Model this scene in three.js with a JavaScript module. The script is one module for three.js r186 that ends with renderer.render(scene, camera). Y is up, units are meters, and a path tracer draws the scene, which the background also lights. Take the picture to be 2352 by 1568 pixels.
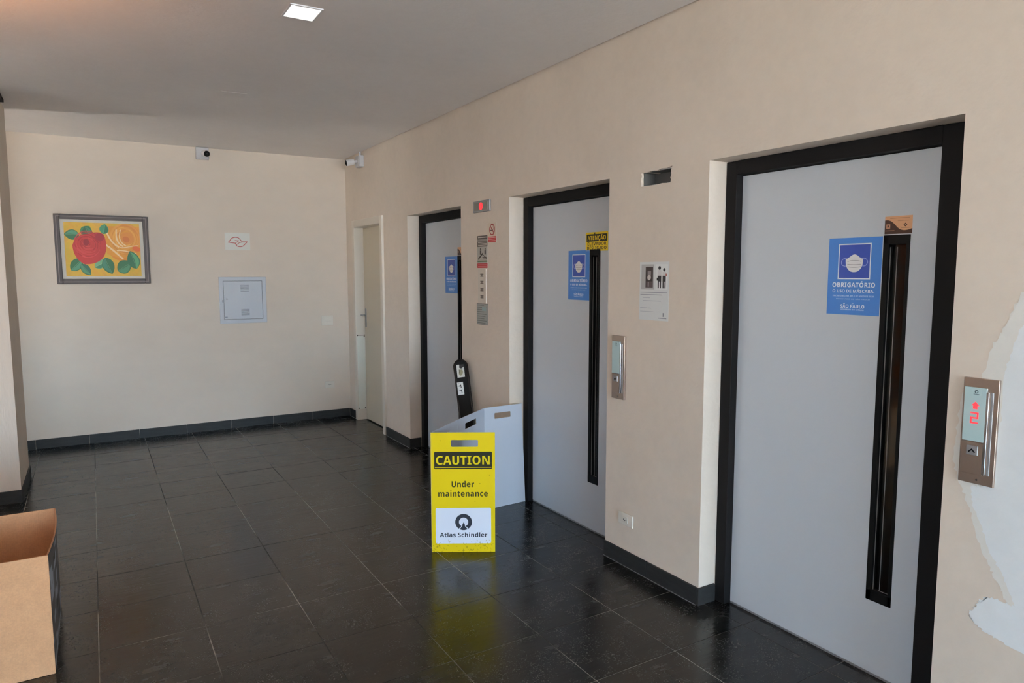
import * as THREE from 'three';
import { RoundedBoxGeometry } from 'three/addons/geometries/RoundedBoxGeometry.js';
import { mergeGeometries as mergeAll } from 'three/addons/utils/BufferGeometryUtils.js';
import { RectAreaLightUniformsLib } from 'three/addons/lights/RectAreaLightUniformsLib.js';

// ---------------------------------------------------------------- camera, sky, sun, daylight, exposure
// x = 0 is the face of the lift wall (room at x < 0), z = 0 the face of the back wall (room at z > 0)
const scene = new THREE.Scene();
const renderer = new THREE.WebGLRenderer({ antialias: true });
renderer.toneMapping = THREE.LinearToneMapping;
renderer.toneMappingExposure = 1.0;
renderer.shadowMap.enabled = true;
RectAreaLightUniformsLib.init();

const camera = new THREE.PerspectiveCamera(2 * Math.atan(784 / 1596.65) * 180 / Math.PI, 2352 / 1568, 0.05, 200);
camera.rotation.order = 'YXZ';
camera.position.set(-2.4352, 1.6, 7.5853);
camera.rotation.set(-0.09814, -0.54194, -0.0008);
scene.add(camera);

const CEIL = 2.8327, LEFT = -4.6, FRONT = 16.0;
scene.background = new THREE.Color().setRGB(0.54, 0.77, 1.0);
scene.backgroundIntensity = 26;

// high sun from behind the building: it lights the paving outside and does not enter the room
const sun = new THREE.DirectionalLight(new THREE.Color(1.0, 0.935, 0.87), 205);
sun.position.set(3, 16, -2); sun.target.position.set(-2.5, 0, 8);
sun.castShadow = true; sun.shadow.mapSize.set(2048, 2048);
Object.assign(sun.shadow.camera, { left: -22, right: 22, top: 22, bottom: -22, near: 1, far: 80 });
scene.add(sun, sun.target);

// daylight through the entrance front and three unseen side openings, added as wall fill
const OPEN = { x0: -4.5, x1: -0.12, y0: 0.0, y1: 2.6 }, SIDE = { z0: 0.3, z1: 0.75, y0: 0.75, y1: 1.6 };
const SIDE3 = { z0: 2.2, z1: 2.45, y0: 0.3, y1: 1.4 };
const SIDE2 = { z0: 7.95, z1: 8.38, y0: 0.0, y1: 2.4 };
const dayColor = new THREE.Color().setRGB(0.70, 0.86, 1.0);
const dayFront = new THREE.RectAreaLight(dayColor, 2.0, OPEN.x1 - OPEN.x0, OPEN.y1 - OPEN.y0);
dayFront.position.set((OPEN.x0 + OPEN.x1) / 2, (OPEN.y0 + OPEN.y1) / 2, FRONT - 0.02);
scene.add(dayFront);
for (const [o, power] of [[SIDE, 0.3], [SIDE2, 0.4], [SIDE3, 0.3]]) {
  const l = new THREE.RectAreaLight(dayColor, power, o.z1 - o.z0, o.y1 - o.y0);
  l.position.set(LEFT + 0.02, (o.y0 + o.y1) / 2, (o.z0 + o.z1) / 2); l.rotation.y = -Math.PI / 2; scene.add(l);
}

// ---------------------------------------------------------------- helpers
let seed = 7;
const rnd = () => { seed = (seed * 1664525 + 1013904223) >>> 0; return seed / 4294967296; };
const used = {};
const numbered = (n) => { const k = used[n] = (used[n] ?? -1) + 1; return k ? `${n}_${String(k).padStart(3, '0')}` : n; };
const shadow = (m) => { m.castShadow = m.receiveShadow = true; return m; };
function part(name, geo, mat, parent) { const m = shadow(new THREE.Mesh(geo, mat)); m.name = name; parent.add(m); return m; }
function thing(name, label, category, pos = [0, 0, 0], turn = 0, group) {
  const g = new THREE.Group(); g.name = numbered(name); g.position.set(...pos); g.rotation.y = turn;
  g.userData = { label, category }; if (group) g.userData.group = group;
  scene.add(g); return g;
}
function structure(name, label) { const g = new THREE.Group(); g.name = name; g.userData = { kind: 'structure', label }; scene.add(g); return g; }
const mergeGeometries = (list) => mergeAll(list.map((g) => g.index ? g.toNonIndexed() : g));
const bx = (w, h, d, x = 0, y = 0, z = 0) => new THREE.BoxGeometry(w, h, d).translate(x, y, z);
const rb = (w, h, d, x = 0, y = 0, z = 0, r = 0.003) => new RoundedBoxGeometry(w, h, d, 2, r).translate(x, y, z);
const span = (x0, x1, y0, y1, z0, z1) => bx(x1 - x0, y1 - y0, z1 - z0, (x0 + x1) / 2, (y0 + y1) / 2, (z0 + z1) / 2);
const cyl = (r, h, axis = 'y', n = 24, r2 = r) => { const g = new THREE.CylinderGeometry(r, r2, h, n); if (axis === 'z') g.rotateX(Math.PI / 2); if (axis === 'x') g.rotateZ(Math.PI / 2); return g; };
const RIGHT = -Math.PI / 2;                         // turn that makes a thing face the room from the lift wall
const onRight = (z, y, x = 0) => [x, y, z];

const srgb = (r, g, b) => new THREE.Color().setRGB(r / 255, g / 255, b / 255, THREE.SRGBColorSpace);
const mat = (c, rough = 0.7, o = {}) => new THREE.MeshStandardMaterial({ color: c, roughness: rough, ...o });

// tileable value noise
function lattice(p, s) { const a = new Float32Array(p * p); let q = s * 2654435761 >>> 0; for (let i = 0; i < a.length; i++) { q = (q * 1664525 + 1013904223) >>> 0; a[i] = q / 4294967296; } return a; }
function noiseField(n, octaves, p0, s, gain = 0.5, stretch = 1) {
  const out = new Float32Array(n * n); let amp = 1, tot = 0;
  for (let o = 0, p = p0; o < octaves; o++, p *= 2) {
    const py = Math.max(1, Math.round(p * stretch)), L = lattice(Math.max(p, py), s + o * 17), W = Math.max(p, py);
    for (let j = 0; j < n; j++) {
      const v = j / n * py, v0 = Math.floor(v), fv = v - v0, sv = fv * fv * (3 - 2 * fv);
      for (let i = 0; i < n; i++) {
        const u = i / n * p, u0 = Math.floor(u), fu = u - u0, su = fu * fu * (3 - 2 * fu);
        const a = L[(v0 % py) * W + u0 % p], b = L[(v0 % py) * W + (u0 + 1) % p], c = L[((v0 + 1) % py) * W + u0 % p], d = L[((v0 + 1) % py) * W + (u0 + 1) % p];
        out[j * n + i] += amp * ((a * (1 - su) + b * su) * (1 - sv) + (c * (1 - su) + d * su) * sv);
      }
    }
    tot += amp; amp *= gain;
  }
  for (let i = 0; i < out.length; i++) out[i] /= tot;
  return out;
}
function dataTex(n, f, color = false) {
  const d = new Uint8Array(n * n * 4);
  for (let i = 0; i < n * n; i++) { const c = f(i, i % n, Math.floor(i / n)); d[i * 4] = Math.max(0, Math.min(255, c[0])); d[i * 4 + 1] = Math.max(0, Math.min(255, c[1])); d[i * 4 + 2] = Math.max(0, Math.min(255, c[2])); d[i * 4 + 3] = 255; }
  const t = new THREE.DataTexture(d, n, n); t.wrapS = t.wrapT = THREE.RepeatWrapping; t.magFilter = THREE.LinearFilter; t.minFilter = THREE.LinearMipmapLinearFilter; t.generateMipmaps = true;
  if (color) t.colorSpace = THREE.SRGBColorSpace; t.needsUpdate = true; return t;
}
function canvasTex(w, h, draw) {
  const c = document.createElement('canvas'); c.width = w; c.height = h; const g = c.getContext('2d'); draw(g, w, h);
  const t = new THREE.CanvasTexture(c); t.colorSpace = THREE.SRGBColorSpace; t.anisotropy = 8; return t;
}
// a thin printed sheet facing its own +z: edges plain, front printed
function sheet(name, w, h, t, tex, edge, parent, rough = 0.6, x = 0, y = 0, z = 0) {
  const front = new THREE.MeshStandardMaterial({ map: tex, roughness: rough });
  return part(name, bx(w, h, t, x, y, z + t / 2), [edge, edge, edge, edge, front, edge], parent);
}
function rectShape(x0, x1, y0, y1, S = THREE.Shape) { const s = new S(); s.moveTo(x0, y0); s.lineTo(x1, y0); s.lineTo(x1, y1); s.lineTo(x0, y1); s.closePath(); return s; }
function roundShape(x0, x1, y0, y1, r, S = THREE.Shape) {
  const s = new S(); s.moveTo(x0 + r, y0); s.lineTo(x1 - r, y0); s.absarc(x1 - r, y0 + r, r, -Math.PI / 2, 0); s.lineTo(x1, y1 - r); s.absarc(x1 - r, y1 - r, r, 0, Math.PI / 2);
  s.lineTo(x0 + r, y1); s.absarc(x0 + r, y1 - r, r, Math.PI / 2, Math.PI); s.lineTo(x0, y0 + r); s.absarc(x0 + r, y0 + r, r, Math.PI, 1.5 * Math.PI); return s;
}

// ---------------------------------------------------------------- materials
const nA = noiseField(512, 6, 4, 3), nB = noiseField(512, 5, 16, 11), nC = noiseField(512, 4, 64, 23);
const plasterTex = (r, g, b, amp) => dataTex(512, (i) => { const k = 1 + amp * ((nA[i] - 0.5) * 1.4 + (nC[i] - 0.5) * 0.5); return [r * k, g * k, b * k]; }, true);
const plasterBump = dataTex(512, (i) => { const v = 255 * (0.55 * nC[i] + 0.45 * nB[i]); return [v, v, v]; });
function wallMat(r, g, b, amp = 0.05, rough = 0.75) {
  const t = plasterTex(r, g, b, amp); t.repeat.set(0.45, 0.45); const bt = plasterBump.clone(); bt.repeat.set(1.4, 1.4); bt.needsUpdate = true;
  return new THREE.MeshStandardMaterial({ map: t, bumpMap: bt, bumpScale: 0.0012, roughness: rough });
}
const M = {
  wall: wallMat(222, 207, 191), ceiling: wallMat(242, 235, 230, 0.03, 0.9), white: wallMat(236, 234, 228, 0.03),
  patch: wallMat(232, 233, 232, 0.05, 0.85), patchThin: wallMat(229, 224, 215, 0.06, 0.85),
  blackFrame: new THREE.MeshPhysicalMaterial({ color: srgb(24, 23, 24), roughness: 0.7, specularIntensity: 0.35 }), leaf: mat(srgb(203, 207, 212), 0.42), creamDoor: mat(srgb(206, 194, 172), 0.5), creamFrame: mat(srgb(222, 211, 196), 0.5), jambWhite: mat(srgb(228, 226, 214), 0.6),
  black: new THREE.MeshPhysicalMaterial({ color: srgb(12, 12, 13), roughness: 0.6, specularIntensity: 0.4 }), blackGloss: mat(srgb(12, 12, 14), 0.18), blackVoid: mat(srgb(10, 9, 9), 0.8),
  brown: mat(srgb(96, 58, 30), 0.5), greyMetal: mat(srgb(150, 150, 152), 0.4, { metalness: 0.4 }), steel: mat(srgb(176, 160, 148), 0.34, { metalness: 0.85 }), chrome: mat(srgb(205, 208, 214), 0.16, { metalness: 0.95 }),
  plastic: mat(srgb(224, 215, 202), 0.4), camGrey: mat(srgb(190, 188, 190), 0.45), camWhite: mat(srgb(230, 228, 228), 0.4), paperEdge: mat(srgb(226, 226, 224), 0.8),
  panelGrey: mat(srgb(196, 199, 205), 0.5), coroplast: mat(srgb(192, 197, 207), 0.45), slot: mat(srgb(40, 40, 42), 0.8),
  concrete: mat(srgb(210, 199, 187), 0.9),
};
// slate: four variants
const slateMats = [0, 1, 2, 3].map((v) => {
  const n = 512, a = noiseField(n, 6, 3, 101 + v * 31, 0.55), st = noiseField(n, 5, 4, 211 + v * 13, 0.6, 5), sp = noiseField(n, 2, 90, 307 + v * 7), wp = noiseField(n, 4, 5, 419 + v * 5);
  const k = [1.0, 0.86, 1.12, 0.95][v];
  const speck = (i) => Math.max(0, sp[i] - 0.68) * Math.max(0, wp[i] - 0.40) * 1300;
  const map = dataTex(n, (i) => { const l = k * (24 + 24 * (a[i] - 0.5) + 16 * (st[i] - 0.5)) + speck(i); return [l * 1.01, l, l * 0.92]; }, true);
  const rough = dataTex(n, (i) => { const r = 255 * (0.23 + 0.16 * (a[i] - 0.5) + 0.10 * (st[i] - 0.5)) + speck(i) * 1.5; return [r, r, r]; });
  const bump = dataTex(n, (i) => { const b = 255 * (0.5 * a[i] + 0.5 * st[i]); return [b, b, b]; });
  return new THREE.MeshStandardMaterial({ map, roughnessMap: rough, roughness: 1, bumpMap: bump, bumpScale: 0.0010 });
});
const groutMat = (() => {
  const t = dataTex(512, (i) => { const w = Math.max(0, Math.min(1, (nA[i] - 0.44) * 7)); const l = 52 + 100 * w + 20 * (nC[i] - 0.5); return [l, l * 0.98, l * 0.93]; }, true); t.repeat.set(0.35, 0.35);
  return new THREE.MeshStandardMaterial({ map: t, roughness: 0.85 });
})();
const skirtMat = (() => {
  const t = dataTex(256, (i, x, y) => { const k = nA[(y * 2) * 512 + x * 2], s = nC[(y * 2) * 512 + x * 2]; const l = 37 + 24 * (k - 0.5) + 14 * (s - 0.5); return [l, l * 1.02, l * 1.03]; }, true);
  return new THREE.MeshStandardMaterial({ map: t, roughness: 0.6 });
})();

// ---------------------------------------------------------------- the shell
const LIFTS = [{ z0: 1.731, z1: 2.787 }, { z0: 3.507, z1: 4.569 }, { z0: 5.285, z1: 6.370 }], HEAD = 2.109;
const DOOR = { z0: 0.262, z1: 1.118, top: 2.125 };
const WT = 0.34;                                     // thickness of the lift wall

// floor of separate slate tiles on a bed of grout
const floor = structure('floor', 'dark slate tile floor with narrow pale joints');
part('grout_bed', (() => { const g = span(LEFT - 0.3, WT, -0.06, -0.0015, -0.1, FRONT); const p = g.attributes.position, u = g.attributes.uv; for (let i = 0; i < p.count; i++) u.setXY(i, p.getX(i), p.getZ(i)); return g; })(), groutMat, floor);
{
  const S = 0.42, J = 0.0045, xs = [], zs = [];
  for (let k = -1; k < 11; k++) xs.push([-0.39 - S * k - S, -0.39 - S * k]);
  for (let k = -11; k < 12; k++) zs.push([4.27 + S * k, 4.27 + S * k + S]);
  const geo = new THREE.BoxGeometry(S - J, 0.02, S - J);
  for (const [x0, x1] of xs) for (const [z0, z1] of zs) {
    if (z1 < 0.01 || x1 < LEFT) continue;
    const a0 = Math.max(x0, LEFT - 0.1), b0 = Math.max(z0, -0.05), b1 = Math.min(z1, FRONT), whole = a0 === x0 && b0 === z0 && b1 === z1;
    let g = geo;
    if (!whole) g = new THREE.BoxGeometry(x1 - a0 - J, 0.02, b1 - b0 - J);
    const t = part('tile', g, slateMats[Math.floor(rnd() * 4)], floor);
    t.position.set((a0 + x1) / 2, -0.0105 + (rnd() - 0.5) * 0.0008, (b0 + b1) / 2);
    t.rotation.set((rnd() - 0.5) * 0.004, whole ? (rnd() < 0.5 ? Math.PI : 0) : 0, (rnd() - 0.5) * 0.004);
  }
  part('far_paving', span(LEFT, 0.0, -0.02, -0.0005, 4.27 + S * 12 + J, FRONT + 0.2), slateMats[0], floor);   // behind the camera, out of view
  // strip inside the lift recesses
  for (const [z0, z1] of zs) { if (z0 > 6.4 || z1 < 0.2) continue; const t = part('tile', new THREE.BoxGeometry(0.31 - J, 0.02, S - J), slateMats[Math.floor(rnd() * 4)], floor); t.position.set(0.185, -0.0105, (z0 + z1) / 2); }
}

// lift wall with the door recesses and the broken-out opening
const ventHole = [[4.822, 2.038], [4.86, 2.040], [4.93, 2.037], [4.98, 2.041], [5.034, 2.036], [5.040, 2.052], [5.034, 2.060], [5.041, 2.075], [5.038, 2.098], [5.047, 2.117], [5.01, 2.110], [4.97, 2.113], [4.94, 2.106], [4.90, 2.110], [4.87, 2.105], [4.824, 2.108], [4.829, 2.090], [4.822, 2.075], [4.826, 2.055]];
{
  const s = new THREE.Shape(); s.moveTo(-0.3, 0);
  const dips = [[DOOR.z0, DOOR.z1, DOOR.top], ...LIFTS.map((l) => [l.z0, l.z1, HEAD])];
  for (const [a, b, t] of dips) { s.lineTo(a, 0); s.lineTo(a, t); s.lineTo(b, t); s.lineTo(b, 0); }
  s.lineTo(FRONT + 0.2, 0); s.lineTo(FRONT + 0.2, 3.0); s.lineTo(-0.3, 3.0); s.closePath();
  const h = new THREE.Path(); ventHole.forEach(([z, y], i) => i ? h.lineTo(z, y) : h.moveTo(z, y)); h.closePath(); s.holes.push(h);
  const g = new THREE.ExtrudeGeometry(s, { depth: WT, bevelEnabled: false }).rotateY(RIGHT).translate(WT, 0, 0);
  const w = structure('wall_right', 'cream painted wall with three lift door recesses');
  part('plaster', g, M.wall, w);
  part('shaft_backing', span(WT + 0.002, WT + 0.06, 0, 3.0, -0.3, FRONT + 0.2), M.blackVoid, w);
  // repaired plaster beside the near call panel
  const blob = (pts, x, m, jag) => {
    const c = new THREE.CatmullRomCurve3(pts.map(([z, y]) => new THREE.Vector3(z, y, 0)), true, 'catmullrom', 0.4), q = c.getPoints(140), sh = new THREE.Shape();
    q.forEach((p, i) => { const a = p.x + (rnd() - 0.5) * jag, b = p.y + (rnd() - 0.5) * jag; i ? sh.lineTo(a, b) : sh.moveTo(a, b); });
    part('plaster_patch', new THREE.ExtrudeGeometry(sh, { depth: x, bevelEnabled: false }).rotateY(RIGHT), m, w);
  };
  blob([[6.60, 1.55], [6.55, 1.50], [6.52, 1.42], [6.49, 1.36], [6.47, 1.27], [6.42, 1.22], [6.405, 1.1], [6.40, 0.98], [6.425, 0.90], [6.45, 0.85], [6.47, 0.79], [6.50, 0.71], [6.53, 0.65], [6.56, 0.60], [6.60, 0.54], [6.72, 0.40], [6.95, 0.45], [7.1, 1.0], [6.9, 1.5]], 0.0008, M.patchThin, 0.010);
  blob([[6.62, 1.50], [6.575, 1.44], [6.55, 1.36], [6.535, 1.28], [6.53, 1.1], [6.50, 0.93], [6.46, 0.90], [6.47, 0.84], [6.50, 0.77], [6.53, 0.70], [6.56, 0.655], [6.585, 0.60], [6.63, 0.53], [6.8, 0.5], [7.0, 0.9], [6.85, 1.4]], 0.0014, M.patch, 0.008);
  blob([[6.53, 0.555], [6.505, 0.53], [6.49, 0.50], [6.478, 0.475], [6.49, 0.455], [6.52, 0.44], [6.60, 0.42], [6.75, 0.40], [6.8, 0.47], [6.68, 0.54], [6.60, 0.555]], 0.0012, M.patch, 0.008);
}
// back, left and front walls, ceiling, column
part('plaster', bx(5.2, 3.0, 0.2, -2.3, 1.5, -0.1), M.wall, structure('wall_back', 'cream painted back wall'));
{
  const s = rectShape(-0.2, FRONT + 0.2, 0, 3.0); for (const o of [SIDE, SIDE2, SIDE3]) s.holes.push(rectShape(o.z0, o.z1, o.y0 + 0.001, o.y1, THREE.Path));
  part('plaster', new THREE.ExtrudeGeometry(s, { depth: 0.2, bevelEnabled: false }).rotateY(RIGHT).translate(LEFT, 0, 0), M.wall, structure('wall_left', 'cream painted side wall with three unseen openings added for light'));
  [[SIDE, 'added_window_2', 'aluminium frame of an added unseen window that lights the back wall'], [SIDE2, 'added_window_3', 'aluminium frame of an added unseen opening that lights the lift wall'], [SIDE3, 'added_window_4', 'aluminium frame of an added unseen opening that lights the column']].forEach(([o, name, label]) => {
    const w = structure(name, label);  // frames of the side openings, added out of view to let in fill light
    for (let i = 0; i < 2; i++) part('mullion', span(LEFT - 0.12, LEFT - 0.04, o.y0, o.y1, 0, 0.03).translate(0, 0, o.z0 + (o.z1 - o.z0 - 0.03) * i), M.greyMetal, w);
    part('transom', span(LEFT - 0.12, LEFT - 0.04, o.y1 - 0.04, o.y1, o.z0, o.z1), M.greyMetal, w);
  });
}
{
  const s = rectShape(LEFT - 0.2, WT, 0, 3.0); s.holes.push(rectShape(OPEN.x0, OPEN.x1, OPEN.y0 + 0.001, OPEN.y1, THREE.Path));
  part('plaster', new THREE.ExtrudeGeometry(s, { depth: 0.2, bevelEnabled: false }).translate(0, 0, FRONT), M.wall, structure('wall_front', 'entrance wall with a wide doorway to the street'));
  const w = structure('window_1', 'aluminium frame of the open entrance front');
  for (let i = 0; i < 4; i++) part('mullion', span(0, 0.05, OPEN.y0, OPEN.y1, 0, 0.08).translate(OPEN.x0 + (OPEN.x1 - OPEN.x0 - 0.05) * i / 3, 0, FRONT + 0.04), M.greyMetal, w);
  part('transom', span(OPEN.x0, OPEN.x1, OPEN.y1 - 0.05, OPEN.y1, FRONT + 0.04, FRONT + 0.12), M.greyMetal, w);
  const pv = structure('pavement', 'sunlit pale paving outside the entrance and the added side openings');
  part('paving', span(-30, 26, -0.2, -0.03, FRONT + 0.2, FRONT + 34), M.concrete, pv);
  part('paving', span(-34, LEFT - 0.2, -0.2, -0.03, -20, FRONT + 0.2), M.concrete, pv);
}
{
  const c = structure('ceiling', 'flat painted ceiling with a narrow shadow gap along the lift wall');
  const g = span(LEFT, -0.014, CEIL, CEIL + 0.03, 0, FRONT); { const p = g.attributes.position, u = g.attributes.uv; for (let i = 0; i < p.count; i++) u.setXY(i, p.getX(i), p.getZ(i)); }
  part('board', g, M.ceiling, c);
  part('slab', span(LEFT - 0.2, WT, CEIL + 0.05, CEIL + 0.22, -0.2, FRONT + 0.2), M.ceiling, c);
  part('patch_plate', span(-1.62, -1.45, CEIL - 0.0012, CEIL, 2.24, 2.40), M.ceiling, c);
}
{
  const c = structure('column', 'cream painted column beside the cardboard box, slate skirting at its foot');
  part('shaft', span(-3.5, -2.935, 0, CEIL, 1.02, 1.73), M.wall, c);
  part('skirting', rb(0.2, 0.088, 0.012, -3.03, 0.046, 1.737, 0.002), skirtMat, c);
  part('skirting', rb(0.36, 0.088, 0.012, -3.315, 0.046, 1.737, 0.002), skirtMat, c);
  part('skirting', rb(0.012, 0.088, 0.72, -2.929, 0.046, 1.38, 0.002), skirtMat, c);
}
// slate skirting, tile by tile
const SK = 0.086;
function skirting(name, label) { return structure(name, label); }
{
  const b = skirting('baseboard_back', 'dark slate skirting tiles along the back wall');
  for (let k = 0; k < 11; k++) { const x1 = -0.012 - k * 0.42, x0 = Math.max(x1 - 0.417, LEFT); if (x1 - x0 > 0.02) part('tile', rb(x1 - x0, SK + (rnd() - 0.5) * 0.003, 0.012, (x0 + x1) / 2, SK / 2, 0.006, 0.002), skirtMat, b); }
  const r = skirting('baseboard_right', 'dark slate skirting tiles along the lift wall and into the recesses');
  const runs = [[0.012, DOOR.z0 - 0.03], [DOOR.z1 + 0.02, LIFTS[0].z0], [LIFTS[0].z1, LIFTS[1].z0], [LIFTS[1].z1, LIFTS[2].z0], [LIFTS[2].z1, FRONT]];
  for (const [a, c] of runs) {
    const n = Math.max(1, Math.round((c - a) / 0.42));
    for (let i = 0; i < n; i++) { const z0 = a + (c - a) * i / n + 0.0015, z1 = a + (c - a) * (i + 1) / n - 0.0015; part('tile', rb(0.012, SK + (rnd() - 0.5) * 0.003, z1 - z0, -0.006, SK / 2, (z0 + z1) / 2, 0.002), skirtMat, r); }
    part('grout_line', bx(0.003, 0.0025, c - a - 0.004, -0.0135, 0.00125, (a + c) / 2), M.greyMetal, r);
  }
  for (const l of LIFTS) part('tile', rb(0.115, SK, 0.012, 0.046, SK / 2, l.z0 + 0.006, 0.002), skirtMat, r);
}

// wooden partition opposite the near lift (mirrored in its window) with an added unseen uplight that warms the ceiling
{
  const g = thing('wood_partition', 'tall narrow brown wooden partition behind the cardboard box', 'partition', [-3.455, 0, 4.24]);
  const wood = (() => { const f = noiseField(256, 5, 6, 77, 0.6, 0.15); const t = dataTex(256, (i) => { const l = 0.8 + 0.4 * f[i]; return [158 * l, 98 * l, 56 * l]; }, true); return new THREE.MeshStandardMaterial({ map: t, roughness: 0.5 }); })();
  for (let i = 0; i < 3; i++) part('plank', rb(0.04, 2.0, 0.166, 0, 1.0, -0.17 + i * 0.17, 0.004), wood, g);
  part('cap_rail', rb(0.06, 0.03, 0.53, 0, 2.016, 0, 0.004), wood, g);
  const u = thing('added_uplight', 'added unseen uplight bowl on the wooden partition, warming the ceiling', 'added lamp', [-3.435, 2.08, 4.3]);
  part('arm', rb(0.10, 0.03, 0.04, 0.05, -0.075, 0, 0.004), M.greyMetal, u);
  part('bowl', new THREE.LatheGeometry([[0.001, -0.06], [0.05, -0.05], [0.085, 0], [0.095, 0.05], [0.090, 0.05], [0.08, 0], [0.048, -0.044], [0.001, -0.054]].map(([x, y]) => new THREE.Vector2(x, y)), 24).translate(0.1, 0, 0), M.camWhite, u);
  part('bulb', new THREE.SphereGeometry(0.03, 16, 12).translate(0.1, 0.0, 0), new THREE.MeshStandardMaterial({ color: 0xffffff, emissive: srgb(255, 190, 130), emissiveIntensity: 3 }), u);
  const l = new THREE.PointLight(new THREE.Color(1.0, 0.44, 0.18), 4.0); l.position.set(-3.335, 2.08, 4.3); l.castShadow = true; l.shadow.radius = 1.4; scene.add(l);
}

// ---------------------------------------------------------------- doors
const FACE = 0.11, LEAFX = 0.15;
const pictures = {};
const slots = [{ a: 2.425, b: 2.527 }, { a: 4.205, b: 4.307 }, { a: 6.030, b: 6.132 }];
['lift door furthest along the wall, next to the plain cream door', 'lift door behind the folding caution barrier, with a yellow warning sticker', 'lift door beside the lit call panel showing a red two'].forEach((where, i) => {
  const { z0, z1 } = LIFTS[i], sl = slots[i], g = new THREE.Group(); g.name = 'door_' + (i + 2);
  g.userData = { kind: 'structure', label: 'pale grey ' + where + ', in a black frame' }; g.position.set(0, 0, z0); g.rotation.y = RIGHT; scene.add(g);
  const W = z1 - z0, jl = 0.062, jr = 0.125, top = 2.045, d = LEAFX - FACE;
  // local: x along the wall, z towards the room
  part('frame_jamb', rb(jl, HEAD - 0.002, 0.10, jl / 2 + 0.001, (HEAD - 0.002) / 2, -FACE - 0.05, 0.004), M.blackFrame, g);
  part('frame_jamb', rb(jr, HEAD - 0.002, 0.10, W - jr / 2 - 0.001, (HEAD - 0.002) / 2, -FACE - 0.05, 0.004), M.blackFrame, g);
  part('frame_head', rb(W - jl - jr, HEAD - top - 0.001, 0.10, jl + (W - jl - jr) / 2, (HEAD + top) / 2, -FACE - 0.05, 0.004), M.blackFrame, g);
  const a = sl.a - z0, b = sl.b - z0, y0 = 0.306, y1 = 1.741;
  const ls = rectShape(jl + 0.003, W - jr - 0.003, 0.012, top - 0.004); ls.holes.push(rectShape(a, b, y0, y1, THREE.Path));
  const leaf = part('leaf', new THREE.ExtrudeGeometry(ls, { depth: 0.04, bevelEnabled: false }).translate(0, 0, -LEAFX - 0.04), M.leaf, g);
  part('sill', bx(W - 0.01, 0.011, 0.05, W / 2, 0.0056, -LEAFX - 0.028), M.greyMetal, g);
  const win = new THREE.Group(); win.name = 'vision_window'; g.add(win);
  const zf = -LEAFX + 0.003;
  part('window_frame', mergeGeometries([rb(0.022, y1 - y0, 0.03, a + 0.011, (y0 + y1) / 2, zf - 0.015), rb(0.014, y1 - y0, 0.03, b - 0.007, (y0 + y1) / 2, zf - 0.015), rb(b - a, 0.035, 0.03, (a + b) / 2, y1 - 0.0175, zf - 0.015), rb(b - a, 0.045, 0.03, (a + b) / 2, y0 + 0.0225, zf - 0.015)]), M.black, win);
  part('bead_glint', mergeGeometries([bx(0.0022, y1 - y0 - 0.09, 0.003, a + 0.0235, (y0 + y1) / 2, zf - 0.012), bx(0.0022, y1 - y0 - 0.09, 0.003, a + 0.045, (y0 + y1) / 2, zf - 0.020), bx(b - a - 0.06, 0.002, 0.003, (a + b) / 2 + 0.014, y0 + 0.047, zf - 0.012)]), mat(srgb(120, 116, 114), 0.4), win);  // thin bead; the glint of the profile edges is put into its pale grey
  part('pane', bx(b - a - 0.03, y1 - y0 - 0.06, 0.003, (a + b) / 2, (y0 + y1) / 2, zf - 0.026), new THREE.MeshPhysicalMaterial({ color: 0xffffff, roughness: 0.05, transmission: 1, thickness: 0 }), win);
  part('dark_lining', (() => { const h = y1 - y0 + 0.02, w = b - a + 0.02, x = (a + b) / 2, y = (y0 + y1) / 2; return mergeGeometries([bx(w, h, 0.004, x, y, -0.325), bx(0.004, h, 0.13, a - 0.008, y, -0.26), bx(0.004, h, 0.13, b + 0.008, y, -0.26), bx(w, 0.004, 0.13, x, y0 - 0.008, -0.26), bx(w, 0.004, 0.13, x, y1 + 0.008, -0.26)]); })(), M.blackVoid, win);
  void leaf;
});
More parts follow.
